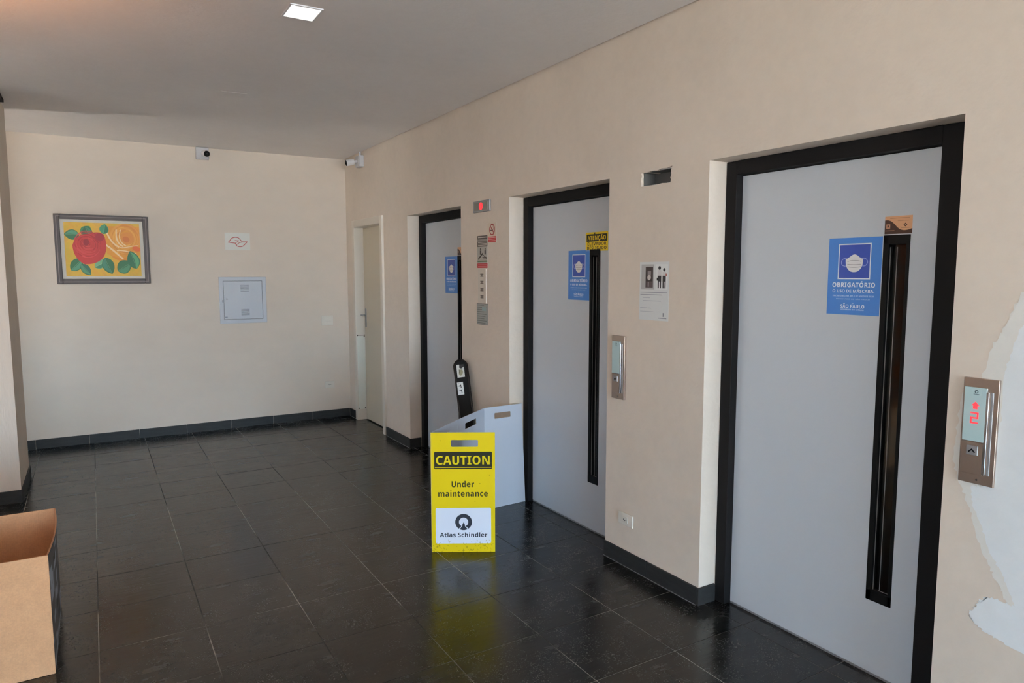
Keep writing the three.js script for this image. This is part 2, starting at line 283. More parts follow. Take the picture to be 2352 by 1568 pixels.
// plain cream door in the corner
{
  const g = structure('door_1', 'plain cream door with a lever handle in the corner by the back wall'); g.position.set(0, 0, DOOR.z0); g.rotation.y = RIGHT;
  const W = DOOR.z1 - DOOR.z0, T = DOOR.top;
  const t = 0.045, out = 0.022;
  part('frame_jamb', rb(t + 0.02, T + 0.03, 0.15, t / 2 - 0.01, (T + 0.03) / 2, out - 0.075, 0.006), M.creamFrame, g);
  part('frame_jamb', rb(t + 0.02, T + 0.03, 0.15, W - t / 2 + 0.01, (T + 0.03) / 2, out - 0.075, 0.006), M.creamFrame, g);
  part('frame_head', rb(W - 2 * t, t + 0.03, 0.15, W / 2, T - t / 2 + 0.015, out - 0.075, 0.006), M.creamFrame, g);
  part('leaf', rb(W - 2 * t - 0.004, T - t - 0.012, 0.035, W / 2, (T - t) / 2 + 0.004, -0.1, 0.002), M.creamDoor, g);
  // patched lower length of the jamb with rusty fixings
  part('jamb_patch', rb(0.003, 0.80, 0.085, t + 0.0015, 0.52, -0.035, 0.001), M.jambWhite, g);
  const rust = mat(srgb(92, 78, 62), 0.9);
  for (const [y, z] of [[0.93, 0.006], [0.93, -0.072], [0.13, 0.004], [0.13, -0.068], [0.915, -0.07]]) part('rust_spot', cyl(0.007, 0.003, 'x', 10).translate(t + 0.0035, y, z), rust, g);
  part('crack', bx(0.001, 0.004, 0.08, t + 0.0035, 0.93, -0.033), rust, g);
  const hd = new THREE.Group(); hd.name = 'handle'; g.add(hd);
  part('backplate', rb(0.035, 0.20, 0.008, t + 0.045, 1.12, -0.079, 0.003), M.greyMetal, hd);
  part('lever', mergeGeometries([cyl(0.009, 0.05, 'z').translate(t + 0.045, 1.15, -0.055), rb(0.11, 0.018, 0.014, t + 0.075, 1.15, -0.035, 0.005)]), M.greyMetal, hd);
}

// ---------------------------------------------------------------- folding caution barrier
const cautionTex = canvasTex(512, 982, (g, w, h) => {
  g.fillStyle = '#e2c800'; g.fillRect(0, 0, w, h);
  const px = (u) => (u - 991) / 146 * w, py = (v) => (v - 993) / 276 * h;
  g.fillStyle = '#2a2a16'; const rr = (x, y, a, b, r) => { g.beginPath(); g.moveTo(x + r, y); g.lineTo(a - r, y); g.quadraticCurveTo(a, y, a, y + r); g.lineTo(a, b - r); g.quadraticCurveTo(a, b, a - r, b); g.lineTo(x + r, b); g.quadraticCurveTo(x, b, x, b - r); g.lineTo(x, y + r); g.quadraticCurveTo(x, y, x + r, y); g.fill(); };
  rr(px(999), py(1037), px(1130), py(1076.5), 10);
  g.fillStyle = '#e0cb00'; g.fillRect(px(1000.5), py(1072), px(1128.5) - px(1000.5), 5);
  g.textAlign = 'center'; g.textBaseline = 'alphabetic';
  const fit = (t, font, size, x, y, width) => { g.font = `bold ${size}px ${font}`; const m = g.measureText(t).width; g.save(); g.translate(x, y); g.scale(width / m, 1); g.fillText(t, 0, 0); g.restore(); };
  fit('CAUTION', 'sans-serif', 98, px(1064.5), py(1066), px(1127.5) - px(1002));
  g.fillStyle = '#3b3a18';
  fit('Under', 'sans-serif', 68, px(1063), py(1118), px(1090) - px(1037));
  fit('maintenance', 'sans-serif', 68, px(1063.5), py(1140), px(1121) - px(1006));
  g.fillStyle = '#dfe4f0'; rr(px(1001), py(1166), px(1127.5), py(1249), 16);
  g.fillStyle = '#2f3540';
  const cx = px(1064.5), cy = py(1199);
  g.beginPath(); g.arc(cx, cy, 67, 0, 7); g.fill(); g.fillStyle = '#dfe4f0'; g.beginPath(); g.arc(cx, cy, 37, 0, 7); g.fill();
  g.fillStyle = '#2f3540'; g.beginPath(); g.moveTo(cx, cy + 2); g.lineTo(cx + 28, cy + 58); g.lineTo(cx - 28, cy + 58); g.fill();
  g.fillStyle = '#dfe4f0'; g.beginPath(); g.moveTo(cx - 14, cy + 30); g.lineTo(cx - 8, cy + 30); g.lineTo(cx - 34, cy + 62); g.lineTo(cx - 42, cy + 58); g.fill(); g.beginPath(); g.moveTo(cx + 14, cy + 30); g.lineTo(cx + 8, cy + 30); g.lineTo(cx + 34, cy + 62); g.lineTo(cx + 42, cy + 58); g.fill();
  g.fillStyle = '#2f3540'; fit('Atlas Schindler', 'sans-serif', 50, px(1064.5), py(1234), px(1118.5) - px(1010));
  g.fillStyle = 'rgba(120,100,20,0.35)'; for (let i = 0; i < 70; i++) { g.beginPath(); g.ellipse(rnd() * w, h * (0.9 + rnd() * 0.1), 3 + rnd() * 14, 1 + rnd() * 3, rnd() * 3, 0, 7); g.fill(); }
  g.fillStyle = 'rgba(110,95,20,0.4)'; for (let i = 0; i < 12; i++) { g.beginPath(); g.ellipse(rnd() * w, rnd() * h, 2 + rnd() * 5, 2 + rnd() * 4, 0, 0, 7); g.fill(); }
});
{
  const P = [[-0.5204, 4.2177], [-0.838, 4.034], [-0.553, 3.803], [-0.232, 3.560], [0.104, 3.545]], H = 0.701;
  const b = thing('caution_barrier', 'yellow and white folding caution barrier standing open in front of the lift doors', 'sign', [0, 0.0005, 0]);
  const face = new THREE.MeshPhysicalMaterial({ map: cautionTex, roughness: 0.6, specularIntensity: 0.5 });
  for (let i = 0; i < 4; i++) {
    const d = [P[i + 1][0] - P[i][0], P[i + 1][1] - P[i][1]], L = Math.hypot(...d), n = [d[1], -d[0]];
    const hole = (S) => roundShape(L * 0.315, L * 0.735, H * 0.882, H * 0.938, 0.006, S);
    const s = rectShape(0.001, L - 0.001, 0, H); s.holes.push(hole(THREE.Path));
    const p = part(i ? 'panel' : 'front_panel', new THREE.ExtrudeGeometry(s, { depth: 0.004, bevelEnabled: false }).translate(0, 0, -0.004), M.coroplast, b);
    p.position.set(P[i + 1][0], 0, P[i + 1][1]); p.rotation.y = Math.atan2(n[0], n[1]);
    if (i === 3) { const q = p.geometry.attributes.position; for (let k = 0; k < q.count; k++) q.setX(k, q.getX(k) + 0.032 * q.getY(k) / H * (1 - q.getX(k) / L)); }
    const fs = rectShape(0.001, L - 0.001, 0, H); fs.holes.push(hole(THREE.Path));
    const fg = new THREE.ShapeGeometry(fs).translate(0, 0, 0.0003), u = fg.attributes.uv, q = fg.attributes.position;
    for (let k = 0; k < u.count; k++) u.setXY(k, q.getX(k) / L, q.getY(k) / H);
    if (i === 3) for (let k = 0; k < q.count; k++) q.setX(k, q.getX(k) + 0.032 * q.getY(k) / H * (1 - q.getX(k) / L));
    part('printed_face', fg, face, p);
  }
}

// ---------------------------------------------------------------- black rounded case leaning behind the barrier
{
  const base = new THREE.Vector3(-0.115, 0.002, 3.225), top = new THREE.Vector3(-0.062, 0.943, 2.872);
  const g = thing('leaning_case', 'tall narrow black case with a rounded top and white stickers leaning behind the caution barrier', 'case', base.toArray());
  const axis = top.clone().sub(base), L = axis.length(); axis.normalize();
  const toCam = camera.position.clone().sub(base).setY(0).normalize();
  const z = toCam.clone().addScaledVector(axis, -toCam.dot(axis)).normalize(), x = axis.clone().cross(z);
  g.quaternion.setFromRotationMatrix(new THREE.Matrix4().makeBasis(x, axis, z));
  const w = 0.056, outline = (r, S = THREE.Shape) => { const s = new S(); s.moveTo(-r, 0.02); s.lineTo(r, 0.02); s.lineTo(r, L - w); s.absarc(0, L - w, r, 0, Math.PI); s.lineTo(-r, 0.02); return s; };
  part('shell', new THREE.ExtrudeGeometry(outline(w - 0.004), { depth: 0.034, bevelEnabled: true, bevelSize: 0.004, bevelThickness: 0.004, bevelSegments: 2, curveSegments: 20 }).translate(0, 0, -0.017), M.black, g);
  const rim = new THREE.Shape(outline(w - 0.002).getPoints(20)); rim.holes.push(new THREE.Path(outline(w - 0.014).getPoints(20)));
  part('rim', new THREE.ExtrudeGeometry(rim, { depth: 0.010, bevelEnabled: false }).translate(0, 0, 0.019), M.blackGloss, g);
  const t1 = canvasTex(96, 160, (c) => { c.fillStyle = '#c9c8c2'; c.fillRect(0, 0, 96, 160); c.fillStyle = '#191718'; c.beginPath(); c.moveTo(40, 0); c.lineTo(96, 0); c.lineTo(96, 30); c.lineTo(60, 52); c.lineTo(36, 40); c.fill(); c.fillStyle = '#8d8a6c'; c.beginPath(); c.ellipse(50, 100, 26, 40, 0.3, 0, 7); c.fill(); c.fillStyle = '#55533f'; c.fillRect(28, 60, 10, 50); });
  sheet('upper_sticker', 0.056, 0.098, 0.0008, t1, M.paperEdge, g, 0.5, -0.004, L - 0.092, 0.0215);
  const t2 = canvasTex(96, 192, (c) => { c.fillStyle = '#dcdcd8'; c.fillRect(0, 0, 96, 192); c.strokeStyle = '#1b1b1b'; c.lineWidth = 12; c.beginPath(); c.moveTo(26, 60); c.lineTo(58, 44); c.lineTo(60, 90); c.stroke(); c.beginPath(); c.moveTo(24, 130); c.lineTo(68, 130); c.moveTo(62, 112); c.lineTo(64, 166); c.stroke(); c.lineWidth = 6; c.beginPath(); c.moveTo(14, 24); c.lineTo(36, 20); c.stroke(); });
  sheet('white_sticker', 0.046, 0.096, 0.0008, t2, M.paperEdge, g, 0.5, -0.020, L - 0.226, 0.0215);
}

// ---------------------------------------------------------------- cardboard box
{
  const kraft = (() => { const t = dataTex(256, (i, x, y) => { const k = nA[(y * 2) * 512 + x * 2], s = nC[(y * 2) * 512 + x * 2], l = 1 + 0.10 * (k - 0.5) + 0.10 * (s - 0.5); return [208 * l, 161 * l, 120 * l]; }, true); t.repeat.set(2, 2);
    const bp = dataTex(64, (i, x, y) => { const v = 128 + 60 * Math.sin(x / 64 * Math.PI * 2 * 8); return [v, v, v]; }); bp.repeat.set(10, 1); return new THREE.MeshStandardMaterial({ map: t, roughness: 0.85, bumpMap: bp, bumpScale: 0.0004 }); })();
  const printed = new THREE.MeshStandardMaterial({ roughness: 0.6, map: canvasTex(256, 256, (c) => { c.fillStyle = '#5d5a5c'; c.fillRect(0, 0, 256, 256); c.fillStyle = '#aab0bc'; for (let i = 0; i < 26; i++) c.fillRect(rnd() * 256, rnd() * 256, 10 + rnd() * 50, 8 + rnd() * 30); c.fillStyle = '#2f2c2c'; for (let i = 0; i < 12; i++) c.fillRect(rnd() * 256, rnd() * 256, 8 + rnd() * 30, 6 + rnd() * 20); }) });
  const b = thing('cardboard_box', 'open brown cardboard box on the floor beside the column', 'box', [-2.925, 0.001, 4.043]);
  const w = 0.57, d = 0.65, h = 0.491, t = 0.006;
  part('front_panel', bx(w, h, t, 0, h / 2, d / 2 - t / 2), kraft, b);
  part('back_panel', bx(w, h, t, 0, h / 2, -d / 2 + t / 2), kraft, b);
  const side = (sgn) => { const g = new THREE.BoxGeometry(t, h, d - 2 * t - 0.001, 1, 8, 12); const p = g.attributes.position; for (let i = 0; i < p.count; i++) { const u = p.getZ(i) / d * 2, v = p.getY(i) / h + 0.5; p.setX(i, p.getX(i) + sgn * 0.016 * Math.max(0, 1 - u * u) * v * v); } g.computeVertexNormals(); return g.translate(sgn * (w / 2 - t / 2), h / 2, 0); };
  part('side_panel', side(1), [printed, kraft, kraft, kraft, kraft, kraft], b);
  part('side_panel', side(-1), kraft, b);
  part('bottom_panel', bx(w - 2 * t, t, d - 2 * t, 0, t / 2, 0), kraft, b);
}

// ---------------------------------------------------------------- posters and stickers on the lift doors
const maskTex = canvasTex(512, 688, (g, w, h) => {
  g.fillStyle = '#3f7fd0'; g.fillRect(0, 0, w, h);
  g.fillStyle = '#2f4db0'; g.fillRect(104, 58, 304, 306); g.strokeStyle = '#f2f4fa'; g.lineWidth = 11; g.strokeRect(104, 58, 304, 306);
  g.strokeStyle = '#aeb9e4'; g.lineWidth = 6; g.beginPath(); g.ellipse(166, 218, 36, 34, 0, 0, 7); g.stroke(); g.beginPath(); g.ellipse(346, 218, 36, 34, 0, 0, 7); g.stroke();
  g.fillStyle = '#f4f1ee'; g.beginPath(); g.moveTo(172, 190); g.bezierCurveTo(210, 180, 225, 150, 256, 148); g.bezierCurveTo(287, 150, 302, 180, 340, 190); g.bezierCurveTo(344, 250, 318, 306, 256, 306); g.bezierCurveTo(194, 306, 168, 250, 172, 190); g.fill();
  g.strokeStyle = '#9a948f'; g.lineWidth = 4; for (const [y, k] of [[212, 10], [236, -4], [258, -6]]) { g.beginPath(); g.moveTo(190, y); g.quadraticCurveTo(256, y - k * 2, 322, y); g.stroke(); }
  g.fillStyle = '#f3f5fb'; g.textAlign = 'center';
  const fit = (t, wt, s, y, width) => { g.font = `${wt} ${s}px sans-serif`; const m = g.measureText(t).width; g.save(); g.translate(256, y); g.scale(width / m, 1); g.fillText(t, 0, 0); g.restore(); };
  fit('OBRIGATÓRIO', 'bold', 58, 440, 420); fit('O USO DE MÁSCARA.', 'bold', 36, 487, 410); g.globalAlpha = 0.75; fit('DECRETO 64.959, DE 4 DE MAIO DE 2020', 'bold', 20, 526, 400); fit('NO ESTADO DE SÃO PAULO', 'normal', 15, 552, 330); g.globalAlpha = 1;
  fit('SÃO PAULO', 'bold', 44, 628, 236); g.globalAlpha = 0.8; fit('GOVERNO DO ESTADO', 'bold', 17, 649, 226); g.globalAlpha = 1;
  g.fillRect(250, 585, 4, 8); g.fillRect(260, 582, 4, 8);
});
const groupPosters = 'blue mask posters on the lift doors';
[[5.803, 6.027, 'blue mask poster on the lift door beside the lit call panel'], [3.985, 4.203, 'blue mask poster touching the yellow warning sticker on a lift door'], [2.192, 2.424, 'blue mask poster on the lift door nearest the plain cream door']].forEach(([a, b, label]) => {
  const p = thing('mask_poster', label, 'poster', onRight((a + b) / 2, 1.5855, LEAFX), RIGHT, groupPosters);
  sheet('sheet', b - a, 0.305, 0.0008, maskTex, M.paperEdge, p, 0.4, 0, 0, 0);
});
const brownTex = canvasTex(320, 208, (g, w, h) => {
  g.fillStyle = '#dca67c'; g.fillRect(0, 0, w, h); g.fillStyle = '#3e2418'; g.beginPath(); g.moveTo(0, 44); g.bezierCurveTo(70, 30, 110, 90, 150, 132); g.bezierCurveTo(200, 182, 260, 176, 320, 150); g.lineTo(320, 208); g.lineTo(0, 208); g.fill();
  g.fillStyle = '#c79a7c'; g.fillRect(16, 92, 48, 52); g.fillStyle = '#4a2c1e'; g.fillRect(30, 106, 20, 24); g.fillStyle = '#b08468'; g.fillRect(8, 166, 108, 7); g.fillStyle = '#3e2418';
  g.beginPath(); g.moveTo(240, 84); g.lineTo(262, 106); g.lineTo(240, 128); g.lineTo(218, 106); g.fill(); g.fillStyle = '#dca67c'; g.beginPath(); g.arc(240, 106, 6, 0, 7); g.fill();
  g.fillStyle = '#a8754f'; g.fillRect(190, 138, 100, 5); g.fillRect(60, 22, 230, 5); g.fillRect(150, 54, 130, 4);
});
[[6.032, 6.136, 'tan and brown sticker above the window slot by the lit call panel'], [2.427, 2.531, 'tan and brown sticker above the window slot of the lift door nearest the cream door']].forEach(([a, b, label]) => {
  const p = thing('door_sticker', label, 'sticker', onRight((a + b) / 2, 1.7775, LEAFX), RIGHT, 'brown stickers on the lift doors');
  sheet('sheet', b - a, 0.066, 0.0006, brownTex, M.paperEdge, p, 0.4);
});
{
  const t = canvasTex(384, 204, (g, w, h) => {
    g.fillStyle = '#f0cf10'; g.fillRect(0, 0, w, h); g.fillStyle = '#1d1a08'; g.fillRect(16, 22, 352, 78); g.beginPath(); g.moveTo(150, 4); g.lineTo(166, 4); g.lineTo(166, 24); g.lineTo(150, 24); g.fill();
    g.textAlign = 'center'; const fit = (s, f, x, y, width) => { g.font = f; const m = g.measureText(s).width; g.save(); g.translate(x, y); g.scale(width / m, 1); g.fillText(s, 0, 0); g.restore(); };
    g.fillStyle = '#f0cf10'; fit('ATENÇÃO', 'bold 62px sans-serif', 192, 84, 320); g.fillStyle = '#3c3308'; fit('ELEVADOR', 'bold 46px sans-serif', 192, 142, 330); fit('DESLIGADO', 'bold 46px sans-serif', 192, 188, 340);
  });
  const p = thing('warning_sticker', 'yellow and black ATENÇÃO warning sticker above a lift door window slot', 'sticker', onRight(4.270, 1.7865, LEAFX + 0.0002), RIGHT);
  sheet('sheet', 0.214, 0.112, 0.0010, t, mat(srgb(235, 205, 20), 0.5), p, 0.45);
}

// ---------------------------------------------------------------- things on the lift wall
function callPanel(z, lit, label) {
  const p = thing('call_panel', label, 'call panel', onRight(z, 1.09, -0.0005), RIGHT, 'lift call panels');
  const w = 0.105, h = 0.345;
  part('back_plate', rb(w, h, 0.012, 0, 0, 0.006, 0.002), M.steel, p);
  part('chrome_trim', rb(0.010, h - 0.075, 0.006, w / 2 - 0.030, -0.003, 0.0148, 0.002), M.chrome, p);
  part('chrome_trim', rb(0.008, h - 0.075, 0.004, w / 2 - 0.017, -0.003, 0.0138, 0.002), M.greyMetal, p);
  const glass = new THREE.MeshPhysicalMaterial({ color: srgb(184, 208, 208), roughness: 0.12, clearcoat: 0.6, clearcoatRoughness: 0.05 });
  const sc = part('screen', rb(0.066, 0.176, 0.006, -0.0125, 0.055, 0.015, 0.0015), glass, p);
  const lt = canvasTex(96, 64, (g) => { g.fillStyle = '#b8d0d0'; g.fillRect(0, 0, 96, 64); g.strokeStyle = '#3c4a52'; g.lineWidth = 9; g.beginPath(); g.arc(48, 24, 15, 0, 7); g.stroke(); g.fillStyle = '#5d6b72'; g.fillRect(18, 50, 60, 7); });
  sheet('logo', 0.027, 0.018, 0.0003, lt, M.paperEdge, sc, 0.2, -0.0095, 0.127, 0.0181);
  if (lit) {
    const red = new THREE.MeshStandardMaterial({ color: srgb(255, 70, 80), emissive: srgb(255, 60, 70), emissiveIntensity: 0.75, roughness: 0.4 });
    const a = new THREE.Shape(); a.moveTo(0, 0.014); a.lineTo(0.012, 0.001); a.lineTo(0.0065, 0.001); a.lineTo(0.0065, -0.010); a.lineTo(-0.0065, -0.010); a.lineTo(-0.0065, 0.001); a.lineTo(-0.012, 0.001);
    part('arrow', new THREE.ExtrudeGeometry(a, { depth: 0.0006, bevelEnabled: false }).translate(-0.0105, 0.083, 0.0181), red, sc);
    const c = -0.0115, y = 0.044, s = 0.005;
    part('numeral', mergeGeometries([bx(0.024, s, 0.0006, c, y + 0.016, 0.0184), bx(s, 0.016, 0.0006, c + 0.0095, y + 0.008, 0.0184), bx(0.024, s, 0.0006, c, y, 0.0184), bx(s, 0.016, 0.0006, c - 0.0095, y - 0.008, 0.0184), bx(0.024, s, 0.0006, c, y - 0.016, 0.0184)]), red, sc);
  }
  part('button_plate', rb(0.066, 0.105, 0.005, -0.0125, -0.088, 0.0145, 0.0015), M.steel, p);
  const b = part('button', rb(0.034, 0.032, 0.006, -0.012, -0.062, 0.018, 0.002), M.greyMetal, p);
  const v = new THREE.Shape(); v.moveTo(-0.011, -0.006); v.lineTo(0, 0.005); v.lineTo(0.011, -0.006); v.lineTo(0.008, -0.009); v.lineTo(0, -0.001); v.lineTo(-0.008, -0.009);
  part('chevron', new THREE.ExtrudeGeometry(v, { depth: 0.0006, bevelEnabled: false }).translate(-0.012, -0.061, 0.021), M.black, b);
  part('screw', cyl(0.0035, 0.002, 'z', 12).translate(0.004, -0.158, 0.013), M.chrome, p);
}
callPanel(6.4745, true, 'steel lift call panel with a lit red arrow and two, on patched white plaster');
callPanel(4.676, false, 'steel lift call panel with a blank pale screen, below the notice');

{ // floor indicator
  const p = thing('floor_indicator', 'small grey lift indicator with a glowing red light above the no smoking sign', 'indicator', onRight(3.133, 2.077), RIGHT);
  part('housing', rb(0.246, 0.082, 0.014, 0, 0, 0.0072, 0.003), M.greyMetal, p);
  part('lens', rb(0.20, 0.058, 0.003, 0, 0, 0.0152, 0.001), mat(srgb(118, 116, 108), 0.3), p);
  part('red_light', cyl(0.027, 0.003, 'z', 20).translate(0.005, 0, 0.0178), new THREE.MeshStandardMaterial({ color: srgb(255, 50, 60), emissive: srgb(255, 45, 60), emissiveIntensity: 0.7, roughness: 0.4 }), p);
}
{
  const t = canvasTex(256, 272, (g) => { g.fillStyle = '#d8c8b4'; g.fillRect(0, 0, 256, 272); g.strokeStyle = '#a02020'; g.lineWidth = 15; g.beginPath(); g.arc(128, 92, 72, 0, 7); g.stroke(); g.fillStyle = '#4a2018'; g.fillRect(78, 96, 80, 12); g.beginPath(); g.moveTo(150, 40); g.quadraticCurveTo(190, 70, 150, 94); g.lineWidth = 7; g.stroke(); g.lineWidth = 15; g.beginPath(); g.moveTo(78, 42); g.lineTo(178, 142); g.stroke(); g.fillStyle = '#c03030'; g.fillRect(8, 188, 240, 78); g.fillStyle = '#e8b8b0'; for (let i = 0; i < 3; i++) g.fillRect(24, 200 + i * 22, 208, 8); });
  const p = thing('no_smoking_sign', 'small no smoking sign with a red band, right of the tall safety notice', 'sign', onRight(3.272, 1.883), RIGHT); sheet('plate', 0.128, 0.136, 0.0015, t, M.paperEdge, p);
  const t2 = canvasTex(256, 368, (g) => {
    g.fillStyle = '#a9a49c'; g.fillRect(0, 0, 256, 368); g.fillStyle = '#4a423c'; g.fillRect(0, 0, 256, 40); g.fillStyle = '#8a837c'; g.fillRect(0, 40, 256, 26); g.fillStyle = '#5a514b'; g.fillRect(0, 66, 256, 60); g.fillStyle = '#c6bfb6'; for (let i = 0; i < 3; i++) g.fillRect(20, 74 + i * 16, 216, 6); g.fillRect(20, 14, 216, 10);
    g.fillStyle = '#2f2824'; for (const x of [84, 196]) { g.beginPath(); g.arc(x, 152, 13, 0, 7); g.fill(); g.fillRect(x - 16, 168, 32, 48); } g.save(); g.translate(20, 262); g.rotate(-0.55); g.fillRect(0, 0, 130, 18); g.restore(); g.save(); g.translate(120, 206); g.rotate(0.4); g.fillRect(0, 0, 120, 10); g.restore(); g.fillRect(128, 244, 100, 8); g.fillRect(150, 262, 86, 8);
    g.fillStyle = '#4c6a4a'; g.fillRect(6, 286, 244, 14); g.fillStyle = '#b3262e'; g.fillRect(0, 316, 256, 52); g.fillStyle = '#d08080'; g.fillRect(20, 328, 216, 6); g.fillRect(20, 346, 216, 6);
  });
  const q = thing('safety_notice', 'tall grey and red lift safety notice with figures, below the floor indicator', 'sign', onRight(3.127, 1.753), RIGHT); sheet('plate', 0.155, 0.232, 0.0012, t2, M.paperEdge, q);
  const t3 = canvasTex(128, 256, (g) => { g.fillStyle = '#d2c8ba'; g.fillRect(0, 0, 128, 256); g.fillStyle = '#6a5f56'; for (let i = 0; i < 4; i++) { g.fillRect(38, 34 + i * 54, 50, 10); g.fillRect(38, 50 + i * 54, 50, 8); g.fillRect(54, 44 + i * 54, 18, 8); } });
  const r = thing('narrow_notice', 'narrow pale notice with four dark symbols, below the red edged safety notice', 'sign', onRight(3.119, 1.505), RIGHT); sheet('holder_sheet', 0.122, 0.248, 0.0012, t3, M.paperEdge, r); part('clear_strip', rb(0.006, 0.248, 0.005, 0.062, 0, 0.0026, 0.001), M.plastic, r);
  const t4 = canvasTex(256, 232, (g) => { g.fillStyle = '#9b9c96'; g.fillRect(0, 0, 256, 232); g.fillStyle = '#6f716d'; for (let i = 0; i < 9; i++) g.fillRect(14, 16 + i * 24, 150 + ((i * 53) % 78), 8); g.strokeStyle = '#76726c'; g.lineWidth = 6; g.strokeRect(3, 3, 250, 226); g.fillStyle = '#8fa6a8'; g.fillRect(120, 40, 90, 40); });
  const s = thing('inspection_plate', 'grey plate of small print at the foot of the column of notices', 'sign', onRight(3.123, 1.301), RIGHT); sheet('plate', 0.172, 0.156, 0.0012, t4, M.paperEdge, s);
}
{ // broken-out opening with an empty metal back box
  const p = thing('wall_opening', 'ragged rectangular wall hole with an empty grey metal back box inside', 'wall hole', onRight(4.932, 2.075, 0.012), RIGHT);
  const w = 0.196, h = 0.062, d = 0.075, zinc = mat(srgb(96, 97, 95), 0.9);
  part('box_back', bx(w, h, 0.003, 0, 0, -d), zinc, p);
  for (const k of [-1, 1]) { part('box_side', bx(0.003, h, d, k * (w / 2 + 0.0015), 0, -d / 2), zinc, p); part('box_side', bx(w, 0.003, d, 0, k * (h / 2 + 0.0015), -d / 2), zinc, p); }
  const rim = rectShape(-0.14, 0.14, -0.065, 0.065); rim.holes.push(rectShape(-w / 2 - 0.003, w / 2 + 0.003, -h / 2 - 0.003, h / 2 + 0.003, THREE.Path));
  part('mortar_bed', new THREE.ExtrudeGeometry(rim, { depth: 0.01, bevelEnabled: false }).translate(0, 0, -0.012), M.patchThin, p);
}
{
  const t = canvasTex(512, 704, (g, w, h) => {
    g.fillStyle = '#dcdcd9'; g.fillRect(0, 0, w, h);
    g.fillStyle = '#b4b2b0'; g.fillRect(30, 30, 226, 300); g.fillStyle = '#3a2f2e'; g.fillRect(106, 60, 130, 250); g.fillStyle = '#8d8584'; g.fillRect(140, 110, 62, 90); g.fillStyle = '#c9c0ba'; g.beginPath(); g.arc(168, 190, 32, 0, 7); g.fill(); g.fillStyle = '#5c4e4c'; g.fillRect(118, 236, 106, 74); g.fillStyle = '#93898a'; g.fillRect(146, 240, 20, 60);
    g.fillStyle = '#e6e6e2'; g.fillRect(284, 30, 208, 300); g.fillStyle = '#262626'; for (const [x, s] of [[350, 1], [430, 0.9]]) { g.beginPath(); g.arc(x, 74 + (1 - s) * 220, 22 * s, 0, 7); g.fill(); g.fillStyle = '#d9d5d2'; g.fillRect(x - 32 * s, 100 + (1 - s) * 200, 64 * s, 70); g.fillStyle = '#2b2426'; g.fillRect(x - 30 * s, 166, 60 * s, 70); g.fillRect(x - 28 * s, 236, 20 * s, 80); g.fillRect(x + 8 * s, 236, 20 * s, 80); } g.fillStyle = '#b06a62'; g.fillRect(452, 140, 26, 30); g.fillStyle = '#1e1e1e'; g.fillRect(302, 190, 26, 34);
    g.fillStyle = '#9a9aa0'; g.fillRect(16, 362, 470, 8); g.fillRect(16, 392, 380, 8); g.fillStyle = '#b6b6ba'; g.fillRect(60, 430, 130, 7); g.fillRect(60, 466, 320, 7); g.fillRect(16, 556, 120, 8); g.fillRect(150, 556, 60, 8); g.fillRect(16, 600, 240, 6);
    g.fillStyle = '#8e8e94'; g.fillRect(416, 610, 22, 44); g.fillRect(340, 668, 140, 9);
  });
  const p = thing('paper_notice', 'white paper notice with two dark photos, between two lift doors', 'notice', onRight(4.934, 1.508), RIGHT); sheet('sheet', 0.214, 0.295, 0.0008, t, M.paperEdge, p, 0.5);
}
function outlet(name, label, w, h, pos, turn, kind) {
  const p = thing(name, label, kind === 'switch' ? 'switch' : 'socket', pos, turn);
  part('cover_plate', rb(w, h, 0.009, 0, 0, 0.0047, 0.003), M.plastic, p);
  if (kind === 'switch') { for (const y of [-0.024, 0.026]) part('rocker', rb(0.09, 0.03, 0.005, 0, y, 0.011, 0.002), M.plastic, p); }
  else { const s = part('socket_insert', rb(0.042, 0.034, 0.004, 0, 0, 0.0105, 0.003), M.plastic, p); for (const x of [-0.010, 0, 0.010]) part('pin_hole', cyl(0.0032, 0.001, 'z', 10).translate(x, x ? 0 : -0.004, 0.0128), M.slot, s); }
}
outlet('wall_socket', 'white wall socket low on the wall between two lift doors', 0.118, 0.068, onRight(4.752, 0.262, -0.0002), RIGHT);
outlet('wall_socket', 'white wall socket low on the back wall near the corner', 0.106, 0.072, [-0.232, 0.372, 0.0002], 0);
outlet('wall_switch', 'white double switch plate on the back wall, level with the door handle', 0.128, 0.108, [-0.241, 1.084, 0.0002], 0, 'switch');

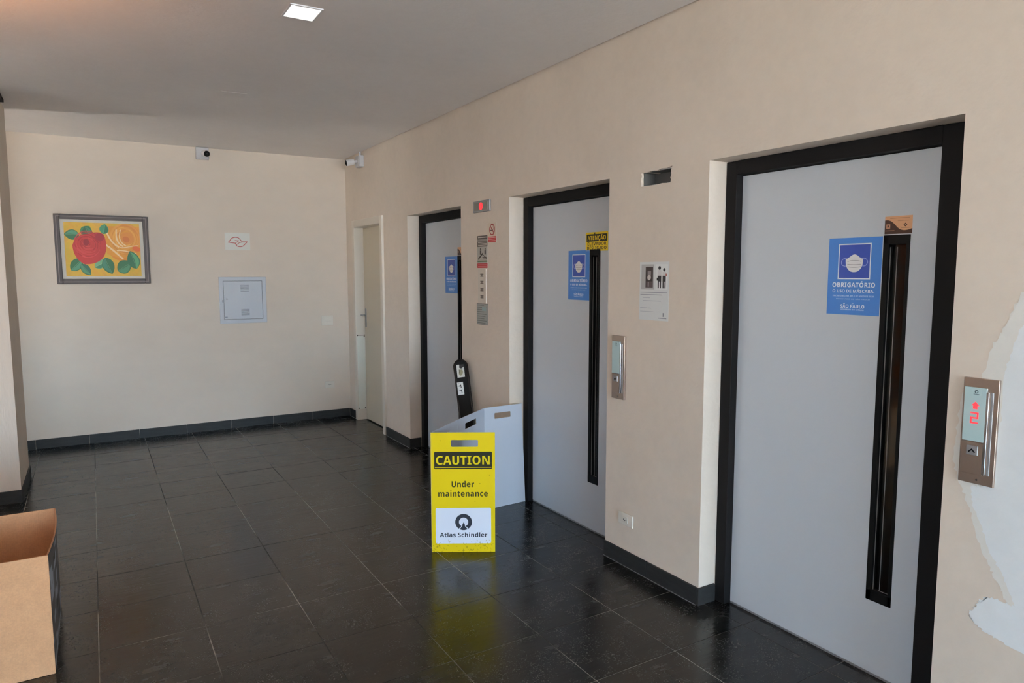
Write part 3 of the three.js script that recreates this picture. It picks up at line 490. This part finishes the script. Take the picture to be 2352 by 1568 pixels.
// ---------------------------------------------------------------- things on the back wall
{
  const t = canvasTex(1024, 720, (g, w, h) => {
    // yellow ground, red rose, orange rose, green leaves
    g.fillStyle = '#d9ae3c'; g.fillRect(0, 0, w, h);
    for (let i = 0; i < 260; i++) { g.fillStyle = ['rgba(226,176,48,.35)', 'rgba(205,160,70,.35)', 'rgba(200,175,50,.3)', 'rgba(222,150,60,.3)'][i % 4]; g.beginPath(); g.ellipse(rnd() * w, rnd() * h, 30 + rnd() * 80, 12 + rnd() * 26, rnd() * 3, 0, 7); g.fill(); }
    const leaf = (x, y, a, l, wd, c1, c2) => { g.save(); g.translate(x, y); g.rotate(a); g.fillStyle = c1; g.beginPath(); g.moveTo(0, 0); wd *= 1.75; g.bezierCurveTo(l * 0.2, -wd, l * 0.7, -wd, l, 0); g.bezierCurveTo(l * 0.7, wd, l * 0.2, wd, 0, 0); g.fill(); g.fillStyle = c2; g.beginPath(); g.moveTo(0, 0); g.bezierCurveTo(l * 0.3, wd * 0.9, l * 0.6, wd * 0.8, l * 0.95, 0); g.bezierCurveTo(l * 0.6, wd * 0.2, l * 0.3, wd * 0.1, 0, 0); g.fill(); g.strokeStyle = 'rgba(150,190,150,.6)'; g.lineWidth = 4; g.beginPath(); g.moveTo(l * 0.05, 0); g.lineTo(l * 0.92, 0); g.stroke(); g.restore(); };
    const D = '#2f6a46', E2 = '#4f9070';
    g.fillStyle = '#d88a2a'; g.beginPath(); g.ellipse(800, 270, 260, 250, 0, 0, 7); g.fill(); g.fillStyle = '#dd9632'; g.beginPath(); g.moveTo(540, 40); g.lineTo(1024, 40); g.lineTo(1024, 420); g.lineTo(760, 480); g.lineTo(560, 420); g.fill();
    for (let i = 0; i < 60; i++) { g.strokeStyle = ['rgba(236,176,80,.5)', 'rgba(200,120,40,.45)', 'rgba(225,150,70,.5)'][i % 3]; g.lineWidth = 8 + rnd() * 12; g.beginPath(); g.arc(820, 210, 30 + rnd() * 190, rnd() * 6, rnd() * 6 + 1.2); g.stroke(); }
    g.strokeStyle = '#f3d3a4'; g.lineCap = 'round';
    const st = (lw, ...p) => { g.lineWidth = lw; g.beginPath(); g.moveTo(p[0], p[1]); g.bezierCurveTo(p[2], p[3], p[4], p[5], p[6], p[7]); g.stroke(); };
    st(22, 560, 110, 600, 200, 620, 260, 720, 320); st(20, 700, 90, 690, 200, 700, 270, 780, 310); st(14, 760, 90, 720, 190, 740, 260, 820, 300); st(24, 540, 290, 620, 340, 700, 420, 770, 480); st(16, 700, 370, 800, 360, 860, 390, 960, 410); st(12, 740, 330, 860, 330, 900, 300, 990, 300);
    g.fillStyle = '#d98c3a'; g.beginPath(); g.ellipse(850, 200, 90, 84, 0, 0, 7); g.fill(); g.fillStyle = '#c8702c'; g.beginPath(); g.ellipse(830, 215, 50, 40, 0.4, 0, 7); g.fill(); g.fillStyle = '#d9672c'; g.beginPath(); g.ellipse(970, 345, 60, 34, 0.2, 0, 7); g.fill();
    leaf(200, 170, Math.PI + 0.05, 200, 52, D, E2); leaf(250, 190, -1.0, 170, 62, '#3a7a4c', '#5fa070'); leaf(330, 190, -1.9, 150, 50, '#2d6042', '#3f7a5a'); leaf(520, 150, -1.35, 140, 48, '#3f8a66', '#2d6a4c');
    leaf(60, 640, -0.75, 230, 56, D, E2); leaf(200, 560, 0.85, 190, 44, '#2f6650', '#4f8f6a'); leaf(380, 600, -0.5, 190, 44, '#6aa078', '#3f7f60'); leaf(520, 470, 1.15, 240, 62, D, '#3f8066'); leaf(690, 650, -0.55, 230, 70, '#2f6a44', '#4a8a64'); leaf(960, 620, -1.9, 260, 66, '#2c6a48', '#58a070');
    g.fillStyle = '#b8312f'; g.beginPath(); g.moveTo(100, 310); g.bezierCurveTo(150, 160, 260, 150, 330, 150); g.bezierCurveTo(400, 120, 520, 110, 540, 190); g.bezierCurveTo(560, 300, 560, 420, 480, 490); g.bezierCurveTo(400, 560, 300, 560, 250, 560); g.bezierCurveTo(160, 520, 110, 440, 100, 310); g.fill();
    for (let i = 0; i < 46; i++) { const r = 26 + i * 5.2; g.strokeStyle = ['rgba(210,80,76,.5)', 'rgba(140,24,30,.55)', 'rgba(190,50,52,.6)'][i % 3]; g.lineWidth = 8 + rnd() * 8; const a = rnd() * 6.28; g.beginPath(); g.ellipse(300, 290, Math.min(r, 176), Math.min(r * 0.82, 176), 0.3, a, a + 1.6); g.stroke(); }
    g.fillStyle = '#8e1f28'; g.beginPath(); g.ellipse(285, 265, 40, 46, 0.4, 0, 7); g.fill(); g.fillStyle = '#9c2430'; g.beginPath(); g.ellipse(470, 190, 60, 54, 0.4, 0, 7); g.fill();
  });
  const p = thing('framed_painting', 'framed painting of a red rose and an orange rose on yellow', 'painting', [-2.327, 1.820, 0.0005], 0);
  const w = 0.758, h = 0.635, f = 0.046;
  const wood = mat(srgb(64, 54, 52), 0.5), woodLight = mat(srgb(112, 100, 97), 0.45);
  for (const s of [-1, 1]) {
    part('frame_side', rb(f, h, 0.028, s * (w / 2 - f / 2), 0, 0.014, 0.005), wood, p); part('frame_side', rb(w - 2 * f, f, 0.028, 0, s * (h / 2 - f / 2), 0.014, 0.005), wood, p);
    part('frame_fillet', rb(0.008, h - 0.034, 0.006, s * (w / 2 - 0.020), 0, 0.030, 0.002), woodLight, p); part('frame_fillet', rb(w - 0.034, 0.008, 0.006, 0, s * (h / 2 - 0.020), 0.030, 0.002), woodLight, p);
  }
  part('mount', bx(w - 2 * f, h - 2 * f, 0.006, 0, 0, 0.010), mat(srgb(224, 216, 202), 0.8), p);
  sheet('picture', w - 2 * f - 0.058, h - 2 * f - 0.052, 0.002, t, M.paperEdge, p, 0.55, 0, 0, 0.0132);
}
{
  const t = canvasTex(384, 272, (g) => { g.fillStyle = '#dcd9d0'; g.fillRect(0, 0, 384, 272); g.strokeStyle = '#b9574f'; g.lineWidth = 12; g.lineJoin = 'round'; g.beginPath(); g.moveTo(52, 150); g.lineTo(104, 88); g.bezierCurveTo(140, 60, 200, 62, 222, 92); g.lineTo(262, 140); g.lineTo(340, 138); g.lineTo(286, 196); g.bezierCurveTo(260, 226, 190, 226, 172, 196); g.lineTo(158, 164); g.closePath(); g.stroke(); g.lineWidth = 9; g.beginPath(); g.moveTo(158, 164); g.lineTo(210, 122); g.lineTo(150, 120); g.moveTo(172, 190); g.lineTo(214, 158); g.lineTo(262, 142); g.stroke(); });
  const p = thing('wall_plaque', 'small white plaque with a red outline emblem above the grey cabinet', 'plaque', [-1.141, 1.922, 0.0005], 0); sheet('plate', 0.242, 0.172, 0.008, t, M.plastic, p, 0.5);
}
{
  const p = thing('distribution_cabinet', 'square pale grey electrical cabinet set in the back wall', 'cabinet', [-1.1075, 1.325, 0.0005], 0), w = 0.452, h = 0.468;
  const fs = rectShape(-w / 2, w / 2, -h / 2, h / 2); fs.holes.push(rectShape(-w / 2 + 0.034, w / 2 - 0.034, -h / 2 + 0.034, h / 2 - 0.034, THREE.Path));
  part('surround', new THREE.ExtrudeGeometry(fs, { depth: 0.010, bevelEnabled: true, bevelSize: 0.003, bevelThickness: 0.003, bevelSegments: 2 }).translate(0, 0, 0.003), M.panelGrey, p);
  part('box_body', bx(w - 0.07, h - 0.07, 0.004, 0, 0, 0.003), M.slot, p);
  const d = part('door', rb(w - 0.078, h - 0.078, 0.012, 0, 0, 0.0115, 0.004), M.panelGrey, p);
  for (const y of [0.128, -0.118]) for (let i = 0; i < 5; i++) part('louvre', rb(0.082, 0.006, 0.009, 0.016, y + 0.026 - i * 0.014, 0.0185, 0.002), M.panelGrey, d);
  part('lock', cyl(0.009, 0.008, 'z').translate(-0.160, 0.012, 0.0205), M.greyMetal, d);
  part('label_plate', bx(0.026, 0.012, 0.001, -0.172, -0.172, 0.018), mat(srgb(140, 146, 160), 0.6), d);
  const louvreShade = mat(srgb(128, 131, 138), 0.8);
  part('latch', bx(0.010, 0.024, 0.003, -0.199, -0.008, 0.0148), M.greyMetal, p);
  for (const y of [0.128, -0.118]) for (let i = 0; i < 5; i++) part('louvre_shade', bx(0.080, 0.004, 0.0012, 0.016, y + 0.020 - i * 0.014, 0.0178), louvreShade, d);  // shade between the louvres, put in as thin darker strips on the door
}
function cctv(pos, turn, label, dir, len) {
  const p = thing('security_camera', label, 'camera', pos, turn);
  part('junction_box', rb(0.118, 0.116, 0.05, 0, 0, 0.025, 0.006), M.camGrey, p);
  part('box_lid', rb(0.104, 0.102, 0.006, 0, 0, 0.052, 0.003), M.camGrey, p);
  const v = new THREE.Vector3(...dir).normalize(), q = new THREE.Quaternion().setFromUnitVectors(new THREE.Vector3(0, 0, 1), v), at = (g, k) => g.applyQuaternion(q).translate(v.x * k, v.y * k, v.z * k + 0.052);
  part('bracket', at(cyl(0.013, 0.05, 'z', 16), 0.02), M.camWhite, p);
  part('barrel', at(new THREE.LatheGeometry([[0.001, 0], [0.022, 0.001], [0.030, 0.012], [0.031, len - 0.007], [0.029, len]].map(([x, y]) => new THREE.Vector2(x, y)), 28).rotateX(Math.PI / 2), 0.03), M.camWhite, p);
  const f = part('front_face', at(cyl(0.0285, 0.006, 'z', 28), 0.0305 + len), M.black, p);
  part('lens', at(new THREE.SphereGeometry(0.013, 16, 10), 0.032 + len), M.blackGloss, f);
  return p;
}
cctv([-1.441, 2.772, 0.0005], 0, 'white security camera with a square mounting box on the back wall above the cabinet', [0.22, -0.16, 0.9], 0.075);
{ const c = cctv([-0.0005, 2.735, 0.565], RIGHT, 'white bullet security camera on the lift wall in the room corner', [-0.05, -0.22, 1], 0.085); part('conduit', cyl(0.010, 0.06, 'y', 14).translate(0.01, 0.0665, 0.025), M.camGrey, c); }

// ---------------------------------------------------------------- ceiling fittings
{
  const p = thing('ceiling_light', 'small square glowing recessed light panel in the ceiling', 'ceiling light', [-1.5145, CEIL, 4.128], 0);
  const w = 0.138, d = 0.164, fs = rectShape(-w / 2 - 0.008, w / 2 + 0.008, -d / 2 - 0.008, d / 2 + 0.008); fs.holes.push(rectShape(-w / 2, w / 2, -d / 2, d / 2, THREE.Path));
  part('rim', new THREE.ExtrudeGeometry(fs, { depth: 0.006, bevelEnabled: false }).rotateX(Math.PI / 2), M.camWhite, p);
  part('diffuser', bx(w, 0.004, d, 0, -0.002, 0), new THREE.MeshStandardMaterial({ color: 0xffffff, emissive: srgb(255, 252, 244), emissiveIntensity: 1.3, roughness: 0.5 }), p);
  const l = new THREE.RectAreaLight(new THREE.Color(1, 0.95, 0.86), 14, w, d); l.position.set(-1.5145, CEIL - 0.008, 4.128); l.rotation.x = -Math.PI / 2; scene.add(l);
}
{
  const p = thing('ceiling_fitting', 'small flat black fitting under the ceiling against the column', 'fitting', [-2.921, CEIL - 0.012, 1.50], 0);
  part('casing', rb(0.026, 0.022, 0.29, 0, 0, 0, 0.003), M.black, p);
}

renderer.render(scene, camera);
